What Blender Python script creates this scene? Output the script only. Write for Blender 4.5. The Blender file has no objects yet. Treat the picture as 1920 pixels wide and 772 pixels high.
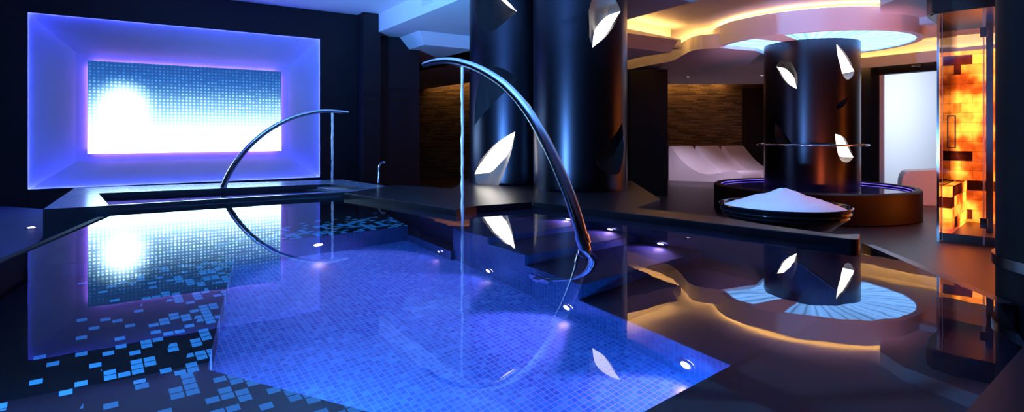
import bpy, bmesh, math, random
from mathutils import Vector, Matrix
random.seed(7)
C = bpy.context.scene.collection
PI = math.pi
CZ = 1.38                       # camera height; lower floor at z = 0
WZ = 0.76                       # pool water level
POOL_Y = 2.6                    # where the pool's own origin stands
U = Vector((.8, .6)); NV = Vector((.6, -.8))      # pool frame: along the lit wall / towards the viewer
def P(a, b): return (a*U.x + b*NV.x, a*U.y + b*NV.y)
def dz(d): return WZ - d        # depth under the water -> z

# ------------------------------------------------------------------ node helpers
class NT:
    def __init__(s, name):
        s.m = bpy.data.materials.new(name); s.m.use_nodes = True
        s.t = s.m.node_tree; s.t.nodes.clear()
        s.out = s.t.nodes.new('ShaderNodeOutputMaterial')
    def n(s, typ, **kw):
        x = s.t.nodes.new(typ)
        for k, v in kw.items(): setattr(x, k, v)
        return x
    def put(s, sock, v):
        if isinstance(v, bpy.types.NodeSocket): s.t.links.new(v, sock)
        elif isinstance(v, (tuple, list)) and sock.type == 'RGBA' and len(v) == 3: sock.default_value = (*v, 1)
        else: sock.default_value = v
    def math(s, op, a, b=None, c=None, clamp=False):
        x = s.n('ShaderNodeMath', operation=op, use_clamp=clamp)
        s.put(x.inputs[0], a)
        if b is not None: s.put(x.inputs[1], b)
        if c is not None: s.put(x.inputs[2], c)
        return x.outputs[0]
    def mix(s, f, a, b):
        x = s.n('ShaderNodeMix', data_type='RGBA')
        s.put(x.inputs[0], f); s.put(x.inputs[6], a); s.put(x.inputs[7], b)
        return x.outputs[2]
    def coords(s, which='Object'):
        tc = s.n('ShaderNodeTexCoord'); sp = s.n('ShaderNodeSeparateXYZ')
        s.t.links.new(tc.outputs[which], sp.inputs[0]); return sp.outputs
    def comb(s, x, y, z=0.):
        c = s.n('ShaderNodeCombineXYZ')
        for i, v in enumerate((x, y, z)): s.put(c.inputs[i], v)
        return c.outputs[0]
    def noise(s, vec=None, scale=5., detail=4., rough=.5):
        x = s.n('ShaderNodeTexNoise'); s.put(x.inputs['Scale'], scale); s.put(x.inputs['Detail'], detail); s.put(x.inputs['Roughness'], rough)
        if vec is None:
            tc = s.n('ShaderNodeTexCoord'); vec = tc.outputs['Object']
        s.put(x.inputs['Vector'], vec); return x.outputs[0]
    def white(s, vec):
        x = s.n('ShaderNodeTexWhiteNoise', noise_dimensions='3D'); s.put(x.inputs['Vector'], vec); return x.outputs
    def ramp(s, f, stops):
        x = s.n('ShaderNodeValToRGB'); e = x.color_ramp.elements
        while len(e) < len(stops): e.new(.5)
        for i, (p, c) in enumerate(stops): e[i].position = p; e[i].color = (*c, 1)
        s.put(x.inputs[0], f); return x.outputs[0]
    def mapr(s, v, a, b, c=0., d=1.):
        x = s.n('ShaderNodeMapRange', interpolation_type='SMOOTHSTEP')
        for i, q in enumerate((v, a, b, c, d)): s.put(x.inputs[i], q)
        return x.outputs[0]
    def bump(s, h, strength=.2, dist=.01):
        x = s.n('ShaderNodeBump'); s.put(x.inputs['Strength'], strength); s.put(x.inputs['Distance'], dist); s.put(x.inputs['Height'], h); return x.outputs[0]
    def bsdf(s, col=(.5,.5,.5), rough=.5, metal=0., spec=.5, normal=None, **kw):
        b = s.n('ShaderNodeBsdfPrincipled')
        s.put(b.inputs['Base Color'], col); s.put(b.inputs['Roughness'], rough); s.put(b.inputs['Metallic'], metal); s.put(b.inputs['Specular IOR Level'], spec)
        if normal is not None: s.put(b.inputs['Normal'], normal)
        for k, v in kw.items(): s.put(b.inputs[k], v)
        s.t.links.new(b.outputs[0], s.out.inputs[0]); return s.m
    def emit(s, col, strength):
        e = s.n('ShaderNodeEmission'); s.put(e.inputs[0], col); s.put(e.inputs[1], strength)
        s.t.links.new(e.outputs[0], s.out.inputs[0]); return s.m

def plain(name, col, rough=.5, metal=0., spec=.5, var=.0, scale=6., bump=0., **kw):
    t = NT(name)
    c = col
    nz = t.noise(scale=scale) if (var or bump) else None
    if var: c = t.mix(nz, tuple(x*(1-var) for x in col), tuple(min(1, x*(1+var)) for x in col))
    nm = t.bump(nz, bump, .01) if bump else None
    return t.bsdf(c, rough, metal, spec, nm, **kw)
def glow(name, col, s):
    t = NT(name); return t.emit(col, s)

def rotuv(t, tile, wall=False):
    """tile grid coordinates in the pool frame"""
    x, y, z = t.coords()
    a = t.math('ADD', t.math('MULTIPLY', x, .8/tile), t.math('MULTIPLY', y, .6/tile))
    b = t.math('ADD', t.math('MULTIPLY', x, .6/tile), t.math('MULTIPLY', y, -.8/tile))
    zz = t.math('MULTIPLY', z, 1./tile)
    if wall == 'n': return b, zz
    if wall == 'u': return a, zz
    return a, b
def grid(t, u, v, w):
    fu, fv = t.math('FRACT', u), t.math('FRACT', v)
    eu = t.math('MINIMUM', fu, t.math('SUBTRACT', 1., fu)); ev = t.math('MINIMUM', fv, t.math('SUBTRACT', 1., fv))
    g = t.math('LESS_THAN', t.math('MINIMUM', eu, ev), w)
    ident = t.comb(t.math('FLOOR', u), t.math('FLOOR', v))
    return g, t.white(ident)
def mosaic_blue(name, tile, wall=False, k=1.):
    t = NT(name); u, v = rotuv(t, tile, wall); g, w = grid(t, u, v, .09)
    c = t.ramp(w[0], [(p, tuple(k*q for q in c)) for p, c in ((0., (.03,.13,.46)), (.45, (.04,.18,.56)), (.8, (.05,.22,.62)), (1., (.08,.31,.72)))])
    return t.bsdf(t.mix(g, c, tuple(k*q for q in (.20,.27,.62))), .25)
def mosaic_black(name, tile, expr, dark=(.004,.005,.010)):
    """black tiles with cyan ones sprinkled in; expr(t, x, y) -> chance"""
    t = NT(name); u, v = rotuv(t, tile); g, w = grid(t, u, v, .06)
    x, y, z = t.coords(); y = t.math('ADD', y, POOL_Y); p = expr(t, x, y)
    on = t.math('MULTIPLY', t.math('LESS_THAN', w[0], p), t.math('SUBTRACT', 1., g))
    c = t.mix(on, dark, (.13,.58,.84))
    return t.bsdf(c, .35, 0., .3)

M = {}
M['white'] = plain('ceiling_paint', (.78,.77,.78), .7, var=.04, scale=2.)
M['plaster'] = plain('pale_plaster', (.62,.62,.68), .8, var=.10, scale=3., bump=.1)
M['dark'] = plain('dark_wall_panel', (.010,.010,.014), .55, spec=.3, var=.2)
M['deck'] = plain('dark_stone', (.011,.010,.014), .32, var=.25, scale=9., bump=.05)
M['deckL'] = plain('blue_tinted_deck', (.03,.045,.16), .5, var=.2, scale=7.)  # blue of the violet glow mixed into the stone colour
M['rim'] = plain('black_granite', (.03,.033,.045), .28, var=.2, scale=20.)
M['rimtop'] = plain('glow_tinted_granite', (.22,.26,.36), .22, var=.15, scale=12.)  # tub top coloured pale blue, the recess reflection put into the colour
M['pooldark'] = plain('black_pool_tile', (.018,.018,.050), .4, var=.2)
def floor_mat():
    t = NT('plank_floor'); x, y, z = t.coords()
    u = t.math('ADD', t.math('MULTIPLY', x, .83), t.math('MULTIPLY', y, .56)); v = t.math('ADD', t.math('MULTIPLY', x, .56), t.math('MULTIPLY', y, -.83))
    n = t.noise(t.comb(t.math('MULTIPLY', u, 1.2), t.math('MULTIPLY', v, 14.)), 1., 4.)
    return t.bsdf(t.mix(n, (.016,.013,.018), (.055,.045,.056)), .38)
M['floor'] = floor_mat()
def stone_mat(name, c0, c1, row):
    t = NT(name); x, y, z = t.coords(); h = t.math('ADD', x, t.math('MULTIPLY', y, .7))
    r = t.math('FLOOR', t.math('MULTIPLY', z, 1/row))
    sh = t.white(t.comb(r, 3.))[0]
    uu = t.math('FLOOR', t.math('ADD', t.math('MULTIPLY', h, 3.), t.math('MULTIPLY', sh, 7.)))
    w = t.white(t.comb(uu, r))[0]
    n = t.noise(scale=25.)
    return t.bsdf(t.mix(t.math('MULTIPLY', w, n), c0, c1), .75, normal=t.bump(w, .8, .02))
M['stone'] = stone_mat('stacked_stone', (.06,.045,.028), (.42,.30,.16), .035)
def brushed(name, base, rough):
    t = NT(name); x, y, z = t.coords()
    b = t.n('ShaderNodeBsdfPrincipled')
    t.put(b.inputs['Base Color'], base); t.put(b.inputs['Metallic'], 1.); t.put(b.inputs['Roughness'], rough)
    t.t.links.new(b.outputs[0], t.out.inputs[0]); return t.m
M['clad'] = brushed('black_metal_cladding', (.042,.042,.055), .30)
M['clad2'] = brushed('black_metal_cladding_far', (.060,.054,.066), .30)
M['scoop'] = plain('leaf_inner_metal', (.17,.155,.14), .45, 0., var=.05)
M['scoopshade'] = plain('leaf_inner_shaded', (.008,.008,.009), .6, spec=.15)  # leaf metal darkened to stand for the shade in unlit openings
M['steel'] = brushed('polished_steel', (.72,.75,.80), .12)
M['steeldark'] = brushed('dark_steel', (.12,.12,.14), .25)
M['lens'] = glow('leaf_light', (1., .93, .84), 4.5)
M['violet'] = glow('violet_strip', (.30, .14, 1.), 12.)
M['violet2'] = glow('violet_strip_soft', (.03, .042, 1.), 200.)
M['violet2b'] = glow('violet_bath_strip', (.16, .10, 1.), 2.5)
M['warm'] = glow('warm_cove_strip', (1., .50, .13), 24.)
M['warmdim'] = glow('warm_strip_dim', (1., .48, .14), 22.)
M['washer'] = glow('wall_washer_strip', (1., .46, .13), 16.)
M['lamp'] = glow('pool_lamp_lens', (.55, .48, 1.), 40.)
M['bezel'] = brushed('lamp_bezel', (.5,.5,.55), .25)
M['tile'] = mosaic_blue('blue_mosaic_floor', .026)
M['tilew'] = mosaic_blue('shaded_mosaic_wall', .026, 'n', .32)  # floor tile darkened: shade of the wall its own lamps miss
M['tilef'] = mosaic_blue('shaded_mosaic_riser', .026, 'u', .25)  # same tile again, shade of dimly lit risers put in the colour
M['band'] = mosaic_black('black_cyan_mosaic', .043, lambda t, x, y: t.math('MULTIPLY', t.math('POWER', t.math('MULTIPLY_ADD', t.math('ADD', t.math('MULTIPLY', x, .927), t.math('MULTIPLY', y, .375)), 1.1, 1.25, clamp=True), 1.8), .6))
M['near'] = mosaic_black('ceiling_tinted_mosaic', .040, lambda t, x, y: t.math('MULTIPLY', t.mapr(t.math('ADD', t.math('MULTIPLY', x, .927), t.math('MULTIPLY', y, .375)), -.55, -.20, 0., .45), t.mapr(x, .15, -.1)), (.008,.012,.035))  # ground tinted navy, standing in for the blue ceiling's reflection
M['farb'] = mosaic_black('violet_mosaic', .045, lambda t, x, y: t.math('MULTIPLY', t.mapr(t.math('ADD', t.math('MULTIPLY', x, .6), t.math('MULTIPLY', y, -.8)), -4.75, -4.02, 0., .62), t.mapr(x, -2.3, -1.3)))
M['lounger'] = plain('white_lounger_shell', (.74,.72,.74), .45)
M['salt'] = plain('bath_salt', (.80,.80,.86), .85, var=.08, scale=60., bump=.5)
M['bowl'] = plain('black_lacquer', (.006,.007,.012), .12)
M['tubwater'] = None
def water_mat(name, rip):
    t = NT(name)
    n = t.noise(scale=3.5, detail=2.)
    return t.bsdf((1,1,1), 0., 0., .5, t.bump(n, rip, .004), **{'Transmission Weight': 1., 'IOR': 1.333})
M['water'] = water_mat('pool_water', .10)
M['water2'] = water_mat('basin_water', .25)
def stream_mat():
    t = NT('falling_water'); n = t.noise(scale=60.)
    return t.bsdf((.9,.95,1.), .15, 0., .5, t.bump(n, .6, .006), **{'Transmission Weight': .35, 'IOR': 1.333})
M['stream'] = stream_mat()
def glass_mat(name, tint, ior=1.5):
    t = NT(name); fr = t.n('ShaderNodeFresnel'); fr.inputs[0].default_value = ior
    tr = t.n('ShaderNodeBsdfTransparent'); t.put(tr.inputs[0], tint)
    gl = t.n('ShaderNodeBsdfGlossy'); gl.inputs['Roughness'].default_value = .02
    mx = t.n('ShaderNodeMixShader'); t.t.links.new(fr.outputs[0], mx.inputs[0]); t.t.links.new(tr.outputs[0], mx.inputs[1]); t.t.links.new(gl.outputs[0], mx.inputs[2])
    t.t.links.new(mx.outputs[0], t.out.inputs[0]); return t.m
M['glass'] = glass_mat('clear_glass', (.94,.94,.95))
M['glassar'] = glass_mat('coated_glass', (.95,.95,.95), 1.10)
def panel_mat():
    t = NT('mosaic_light_panel'); x, y, z = t.coords()         # local: x 0..2.25, z 0..1.16
    u, v = t.math('DIVIDE', x, .0432), t.math('DIVIDE', z, .0415)
    fu, fv = t.math('SUBTRACT', t.math('FRACT', u), .5), t.math('SUBTRACT', t.math('FRACT', v), .5)
    dot = t.mapr(t.math('SQRT', t.math('ADD', t.math('MULTIPLY', fu, fu), t.math('MULTIPLY', fv, fv))), .40, .16)
    w = t.white(t.comb(t.math('FLOOR', u), t.math('FLOOR', v)))[0]
    hx = t.math('DIVIDE', t.math('SUBTRACT', x, .36), .165); hz = t.math('DIVIDE', t.math('SUBTRACT', z, .52), .185)
    hot = t.math('EXPONENT', t.math('MULTIPLY', t.math('ADD', t.math('MULTIPLY', hx, hx), t.math('MULTIPLY', hz, hz)), -1.))
    base = t.math('EXPONENT', t.math('MULTIPLY', z, -4.8))
    B = t.math('ADD', t.math('MULTIPLY', hot, 60.), t.math('MULTIPLY', base, 40.))
    B = t.math('ADD', B, .12)
    k = t.math('MULTIPLY', t.math('ADD', t.math('MULTIPLY', dot, t.math('ADD', t.math('MULTIPLY', w, 1.1), .25)), .30), B)
    col = t.ramp(t.math('DIVIDE', B, 5.), [(0., (.03,.15,.60)), (.10, (.07,.36,.90)), (.3, (.33,.74,1.)), (.9, (.38,.70,1.))])
    lo = t.mix(1., (0,0,0), (.015,.07,.33))
    e1 = t.n('ShaderNodeEmission'); t.put(e1.inputs[0], col); t.put(e1.inputs[1], k)
    e2 = t.n('ShaderNodeEmission'); t.put(e2.inputs[0], lo); t.put(e2.inputs[1], 1.)
    ad = t.n('ShaderNodeAddShader'); t.t.links.new(e1.outputs[0], ad.inputs[0]); t.t.links.new(e2.outputs[0], ad.inputs[1])
    t.t.links.new(ad.outputs[0], t.out.inputs[0]); return t.m
M['panelface'] = panel_mat()
def disc_mat():
    t = NT('ribbed_light_disc'); x, y, z = t.coords()
    a = t.math('DIVIDE', t.math('ARCTAN2', y, x), 2*PI/46)
    f = t.math('ABSOLUTE', t.math('SUBTRACT', t.math('FRACT', a), .5))
    w = t.white(t.comb(t.math('FLOOR', a), 1.))[0]
    r = t.math('SQRT', t.math('ADD', t.math('MULTIPLY', x, x), t.math('MULTIPLY', y, y)))
    s = t.math('ADD', t.math('MULTIPLY', t.mapr(f, .0, .22), .7), t.math('ADD', .6, t.math('MULTIPLY', w, .6)))
    return t.emit((.19,.45,1.), t.math('MULTIPLY', s, 2.6))
M['disc'] = disc_mat()
def salt_mat(ax, ay):
    t = NT('backlit_salt_bricks'); x, y, z = t.coords()
    h = t.math('ADD', t.math('MULTIPLY', x, ax), t.math('MULTIPLY', y, ay))
    r = t.math('FLOOR', t.math('DIVIDE', z, .14))
    off = t.math('MULTIPLY', t.math('FRACT', t.math('MULTIPLY', r, .5)), 1.)
    hu = t.math('ADD', t.math('DIVIDE', h, .26), off)
    w = t.white(t.comb(t.math('FLOOR', hu), r))
    fu = t.math('FRACT', hu); fv = t.math('FRACT', t.math('DIVIDE', z, .14))
    e = t.math('MINIMUM', t.math('MULTIPLY', t.math('MINIMUM', fu, t.math('SUBTRACT', 1., fu)), 2.), t.math('MINIMUM', fv, t.math('SUBTRACT', 1., fv)))
    edge = t.mapr(e, .0, .08, .62, 1.)
    big = t.noise(scale=2.6, detail=2.)
    small = t.noise(scale=14., detail=3.)
    br = t.math('MULTIPLY', t.math('ADD', t.math('MULTIPLY', w[0], .40), .45), t.mapr(big, .34, .62, .45, 2.2))
    br = t.math('MULTIPLY', br, t.math('ADD', .55, t.math('MULTIPLY', small, .9)))
    dark = t.math('GREATER_THAN', t.white(t.comb(r, t.math('FLOOR', hu)))[0], .08)
    br = t.math('MULTIPLY', br, t.math('ADD', .08, t.math('MULTIPLY', dark, .92)))
    col = t.ramp(br, [(0., (.40,.03,.02)), (.22, (.95,.09,.008)), (.6, (1.,.15,.012)), (1., (1.,.22,.022))])
    return t.emit(col, t.math('MULTIPLY', t.math('MULTIPLY', br, edge), 3.6))
M['saltw'] = salt_mat(.707, -.707)
M['saltl'] = salt_mat(.707, .707)
def door_mat():
    t = NT('lit_frosted_glass'); x, y, z = t.coords()          # local: x along, z up
    hx = t.math('DIVIDE', t.math('SUBTRACT', x, .45), .9); hz = t.math('DIVIDE', t.math('SUBTRACT', z, 2.1), 1.7)
    g = t.math('EXPONENT', t.math('MULTIPLY', t.math('ADD', t.math('MULTIPLY', hx, hx), t.math('MULTIPLY', hz, hz)), -1.))
    return t.emit((.66,.76,1.), t.math('ADD', .38, t.math('MULTIPLY', g, 1.1)))
M['door'] = door_mat()
M['cap'] = plain('mahogany_cap', (.05,.018,.012), .35, var=.2)
M['edge'] = plain('polished_glass_edge', (.75,.62,.62), .3)
M['capdark'] = plain('dark_cap_drum', (.02,.017,.02), .4)
M['tubclad'] = plain('dark_wood_tub', (.020,.008,.006), .5, spec=.2, var=.2)
M['pebble'] = plain('violet_mosaic_bed', (.05,.05,.25), .3, var=.5, scale=40.)
M['black'] = plain('matt_black_frame', (.005,.005,.007), .6, spec=.2)

# ------------------------------------------------------------------ mesh helpers
def link(name, me, mat, parent=None, loc=None, rot=None):
    o = bpy.data.objects.new(name, me)
    if mat is not None: me.materials.append(mat)
    C.objects.link(o)
    if parent is not None: o.parent = parent
    if loc is not None: o.location = loc
    if rot is not None: o.rotation_euler = rot
    return o
def finish(bm, smooth=False):
    bmesh.ops.recalc_face_normals(bm, faces=bm.faces)
    me = bpy.data.meshes.new('m'); bm.to_mesh(me); bm.free()
    if smooth:
        for p in me.polygons: p.use_smooth = True
        try: me.set_sharp_from_angle(angle=math.radians(40))
        except Exception: pass
    return me
def prism_bm(bm, poly, z0, z1):
    lo = [bm.verts.new((x, y, z0)) for x, y in poly]; hi = [bm.verts.new((x, y, z1)) for x, y in poly]
    n = len(poly); bm.faces.new(lo[::-1]); bm.faces.new(hi)
    for i in range(n): bm.faces.new((lo[i], lo[(i+1) % n], hi[(i+1) % n], hi[i]))
def prism(poly, z0, z1, bev=0.):
    bm = bmesh.new(); prism_bm(bm, poly, z0, z1)
    if bev: bmesh.ops.bevel(bm, geom=list(bm.edges), offset=bev, segments=2, affect='EDGES', profile=.5)
    return finish(bm)
def box_bm(bm, c, sx, sy, sz, rz=0.):
    m = Matrix.Translation(c) @ Matrix.Rotation(rz, 4, 'Z') @ Matrix.Diagonal((sx, sy, sz, 1))
    bmesh.ops.create_cube(bm, size=1., matrix=m)
def wallslab(p, q, th, z0, z1):
    """vertical slab from p to q, thickness th to the left of p->q"""
    d = (Vector(q)-Vector(p)).normalized(); n = Vector((-d.y, d.x))*th
    return [tuple(p), tuple(q), (q[0]+n.x, q[1]+n.y), (p[0]+n.x, p[1]+n.y)]
def lathe(prof, seg=64, ang0=0., ang1=2*PI, close=False):
    bm = bmesh.new(); full = abs(ang1-ang0-2*PI) < 1e-6
    cols = []
    for i in range(seg if full else seg+1):
        a = ang0+(ang1-ang0)*i/seg
        cols.append([bm.verts.new((r*math.cos(a), r*math.sin(a), z)) for r, z in prof])
    n = len(cols)
    for i in range(n if full else n-1):
        A, B = cols[i], cols[(i+1) % n]
        for j in range(len(prof)-1):
            try: bm.faces.new((A[j], B[j], B[j+1], A[j+1]))
            except ValueError: pass
        if close:
            bm.faces.new((A[-1], B[-1], B[0], A[0]))
    if close and not full:
        bm.faces.new(cols[0]); bm.faces.new(cols[-1][::-1])
    bmesh.ops.remove_doubles(bm, verts=bm.verts, dist=1e-5)
    return finish(bm, True)
def catmull(pts, k):
    pts = [Vector(p) for p in pts]; out = []
    for i in range(len(pts)-1):
        p0 = pts[max(i-1, 0)]; p1 = pts[i]; p2 = pts[i+1]; p3 = pts[min(i+2, len(pts)-1)]
        for j in range(k):
            t = j/k
            out.append(.5*((2*p1)+(p2-p0)*t+(2*p0-5*p1+4*p2-p3)*t*t+(3*p1-p0-3*p2+p3)*t**3))
    out.append(pts[-1]); return out
def tube(pts, rad, seg=16, k=8, flat=1., smooth=True):
    """rad: list of radii matching pts; flat: ratio of the radius across the bending plane"""
    pp = catmull(pts, k) if k > 1 else [Vector(p) for p in pts]
    n = len(pp); rr = []
    for i in range(n):
        f = i/(n-1)*(len(rad)-1); a = int(min(f, len(rad)-2)); rr.append(rad[a]+(rad[a+1]-rad[a])*(f-a))
    bm = bmesh.new(); rings = []
    side = None
    for i in range(n):
        t = (pp[min(i+1, n-1)]-pp[max(i-1, 0)]).normalized()
        if side is None:
            side = t.cross(Vector((0, 0, 1)))
            if side.length < 1e-3: side = t.cross(Vector((1, 0, 0)))
        side = (side - t*side.dot(t)).normalized(); up = side.cross(t)
        rings.append([bm.verts.new(pp[i]+side*math.cos(2*PI*j/seg)*rr[i]*flat+up*math.sin(2*PI*j/seg)*rr[i]) for j in range(seg)])
    for a, b in zip(rings, rings[1:]):
        for j in range(seg): bm.faces.new((a[j], a[(j+1) % seg], b[(j+1) % seg], b[j]))
    bm.faces.new(rings[0][::-1]); bm.faces.new(rings[-1])
    return finish(bm, smooth)
def tag(o, label=None, cat=None, group=None, kind=None):
    if label: o['label'] = label
    if cat: o['category'] = cat
    if group: o['group'] = group
    if kind: o['kind'] = kind
    return o
def thing(name, loc, label, cat, group=None, rz=0., kind=None):
    o = bpy.data.objects.new(name, None); C.objects.link(o); o.location = loc; o.rotation_euler = (0, 0, rz); o.empty_display_size = .1
    return tag(o, label, cat, group, kind)
def part(name, me, mat, root, local=False):
    """a mesh made in world coordinates put under a thing (keeps its place)"""
    o = link(name, me, mat, root)
    if not local:
        w = Matrix.Translation(root.location) @ root.rotation_euler.to_matrix().to_4x4()
        p = root.parent
        while p is not None:
            w = (Matrix.Translation(p.location) @ p.rotation_euler.to_matrix().to_4x4()) @ w; p = p.parent
        me.transform(w.inverted())
    return o
def struct(name, me, mat, label, cat='structure'):
    return tag(link(name, me, mat), label, cat, None, 'structure')

# ------------------------------------------------------------------ room shell
WA, WB = Vector((-5.631, 6.629)), Vector((-2.862, 8.499))        # light recess: near left / far right corners of the opening
WU = (WB-WA).normalized(); WN = Vector((WU.y, -WU.x))            # along the wall / towards the pool
def W(s, off=0.): p = WA+WU*s+WN*off; return (p.x, p.y)
LW = (WB-WA).length
RT, RB = 2.788, .729
E_ = 4.95                                                        # end of the dark wall
bm = bmesh.new()
def wall_piece(s0, s1, z0, z1, o0=-.35, o1=0.):
    prism_bm(bm, [W(s0, o1), W(s1, o1), W(s1, o0), W(s0, o0)], z0, z1)
wall_piece(-4., -.04, 0, 3.3); wall_piece(LW+.04, E_, 0, 3.3); wall_piece(-.04, LW+.04, RT+.04, 3.3); wall_piece(-.04, LW+.04, 0, RB-.04)
for a in ((-.04, 0., RB-.04, RT+.04), (LW, LW+.04, RB-.04, RT+.04), (0., LW, RT, RT+.04), (0., LW, RB-.04, RB)): wall_piece(*a, o0=-.012, o1=0.)
struct('wall_left', finish(bm), M['dark'], 'black panelled wall around the glowing recess', 'wall')
struct('trim_1', prism([W(3.91, 0), W(3.91, .27), W(4.18, .27), W(4.18, 0)], 0, 3.24), M['dark'], 'black pilaster right of the glowing recess', 'trim')
# splayed recess
pl, pr = Vector((-5.254, 7.065)), Vector((-3.388, 8.325)); s0 = (pl-WA).dot(WU); s1 = (pr-WA).dot(WU); PT, PB = 2.276, 1.13
bm = bmesh.new(); RD = -.17
def v3(s, o, z): return bm.verts.new((*W(s, o), z))
o_ = [v3(-.04, -.01, RB-.04), v3(LW+.04, -.01, RB-.04), v3(LW+.04, -.01, RT+.04), v3(-.04, -.01, RT+.04)]
i_ = [v3(s0-.12, RD, PB-.1), v3(s1+.12, RD, PB-.1), v3(s1+.12, RD, PT+.1), v3(s0-.12, RD, PT+.1)]
for k in range(4): bm.faces.new((o_[k], o_[(k+1) % 4], i_[(k+1) % 4], i_[k]))
bm.faces.new(i_)
struct('wall_recess', finish(bm), M['plaster'], 'violet lit pale plaster recess with splayed sides', 'wall')
# strips washing the recess, tucked behind its opening edge and behind the panel
led = thing('recess_light_strip', (*W(LW/2, -.02), RT), 'violet light strip edging the recess opening in the black wall', 'light')
for nm, a, b in (('top_strip', (0., LW), (RT+.008, RT+.022)), ('side_strip', (-.022, -.008), (RB, RT)), ('side_strip', (LW+.008, LW+.022), (RB, RT)), ('bottom_strip', (0., LW), (RB-.022, RB-.008))):
    part(nm, prism([W(a[0], -.028), W(a[1], -.028), W(a[1], -.015), W(a[0], -.015)], *b), M['violet2'], led)
# the glowing mosaic panel
ang = math.atan2(WU.y, WU.x)
pan = thing('light_panel', (*W(s0, RD+.085), PB), 'large glowing mosaic panel, white hot on left fading to blue on top', 'light panel', rz=ang)
pw, ph = s1-s0, PT-PB
bm = bmesh.new(); bm.faces.new([bm.verts.new(q) for q in ((0, -.0185, 0), (pw, -.0185, 0), (pw, -.0185, ph), (0, -.0185, ph))]); part('luminous_face', finish(bm), M['panelface'], pan, True)
bm = bmesh.new(); box_bm(bm, (pw/2, .0, ph/2), pw, .034, ph); part('glass_body', finish(bm), M['steeldark'], pan, True)
bm = bmesh.new(); box_bm(bm, (pw/2, .037, ph/2), pw-.05, .035, ph-.05); part('back_frame', finish(bm), M['steeldark'], pan, True)
for nm, c, s in (('edge_strip', (pw/2, .055, ph-.012), (pw-.1, .02, .02)), ('edge_strip', (pw/2, .055, .012), (pw-.1, .02, .02)), ('edge_strip', (.012, .055, ph/2), (.02, .02, ph-.1)), ('edge_strip', (pw-.012, .055, ph/2), (.02, .02, ph-.1))):
    bm = bmesh.new(); box_bm(bm, c, *s); part(nm, finish(bm), M['violet'], pan, True)

# other walls
BX = 17.6
struct('wall_back', prism([(-4.2, BX), (9.4, BX), (9.4, BX+.2), (-4.2, BX+.2)], 0, 3.3), M['stone'], 'far stacked stone wall grazed by warm light', 'wall')
e0 = W(E_, 0)
struct('wall_passage', prism([W(E_, -.35), (-3.7, 17.7), (-3.9, 17.7), W(E_-.2, -.35)], 0, 3.3), M['dark'], 'dark side wall running back behind the pool', 'wall')
struct('wall_pier', prism([(2.62, 12.6), (3.43, 12.55), (3.5, 14.6), (2.6, 14.6)], 0, 2.79), M['dark'], 'black square pier left of the white loungers', 'wall')
struct('wall_alcove', prism([(7.10, 17.50), (9.3, 17.50), (9.3, 17.59), (7.10, 17.59)], 0, 2.79), M['dark'], 'black wall panel behind the far column', 'wall')
struct('wall_right', prism([(7.99, 13.35), (7.99, 13.1), (12.0, 7.2), (12.3, 7.4), (8.4, 13.35)], 0, 3.4), M['dark'], 'dark right hand wall carrying the lit glass door', 'wall')
struct('wall_stone', prism([(7.55, 13.45), (8.0, 13.05), (8.15, 13.2), (7.7, 13.6)], 0, 2.72), M['stone'], 'narrow stacked stone pier beside the lit door', 'wall')
struct('wall_front', prism([(-9.5, -3.2), (12.2, -3.2), (12.2, -3.), (-9.5, -3.)], 0, 3.5), M['dark'], 'dark wall behind the viewer', 'wall')
struct('wall_side', prism([(-9.3, -3.), (-9.1, -3.), (-9.1, 6.), (-9.3, 6.)], 0, 3.5), M['dark'], 'dark wall at the far left side', 'wall')
struct('wall_far', prism([(12.0, -3.), (12.2, -3.), (12.2, 7.5), (12.0, 7.5)], 0, 3.5), M['dark'], 'dark wall at the far right side', 'wall')
def holed(outer, inner, z0, z1):
    bm_ = bmesh.new()
    for z in (z0, z1):
        es = []
        for loop in (outer, inner):
            vs = [bm_.verts.new((x, y, z)) for x, y in loop]
            es += [bm_.edges.new((vs[i], vs[(i+1) % len(vs)])) for i in range(len(vs))]
        bmesh.ops.triangle_fill(bm_, edges=es, use_beauty=True)
    return finish(bm_)
POOLHOLE = [(-3.22, 4.42), (-1.25, 6.1), (.2, 4.78), (1.95, 3.12), (1.84, 2.05), (.6, .1), (-1.45, -.3)]
struct('floor', holed([(-9.3, -3.), (12.2, -3.), (12.2, 18.), (-9.3, 18.)], POOLHOLE, -.1, 0), M['floor'], 'dark plank floor lying lower than the pool', 'floor')
# the raised floor left of the pool
TL = [(-2.56, 2.6), (-3.13, 4.28), (-3.62, 4.36), (-4.66, 6.06), W(-.2, .01), W(-4., .01), (-9.1, 3.), (-9.1, -2.9), (-1.5, -2.9), (-1.5, .0)]
struct('floor_terrace', prism(TL, 0, CZ-.83), M['deckL'], 'blue lit slate floor left of the pool', 'floor')

# ------------------------------------------------------------------ ceiling
H0, H1 = CZ+1.55, CZ+1.95                                        # dropped soffit / high ceiling
struct('ceiling', prism([(-9.5, -3.2), (12.3, -3.2), (12.3, 18.), (-9.5, 18.)], H1, H1+.15), M['white'], 'high white ceiling', 'ceiling')
# left bay is a little lower
bl = W(4.15, 0)                                                   # beam line starts at the wall and runs towards the viewer
def BLp(k, off=0.): return (bl[0]+WN.x*k+WU.x*off, bl[1]+WN.y*k+WU.y*off)
struct('ceiling_bay', prism([W(-4.5, -.3), W(4.17, -.3), BLp(13.), (-9.5, -3.1), (-9.5, 5.)], CZ+1.83, H1), M['white'], 'blue washed ceiling above the pool', 'ceiling')
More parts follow.
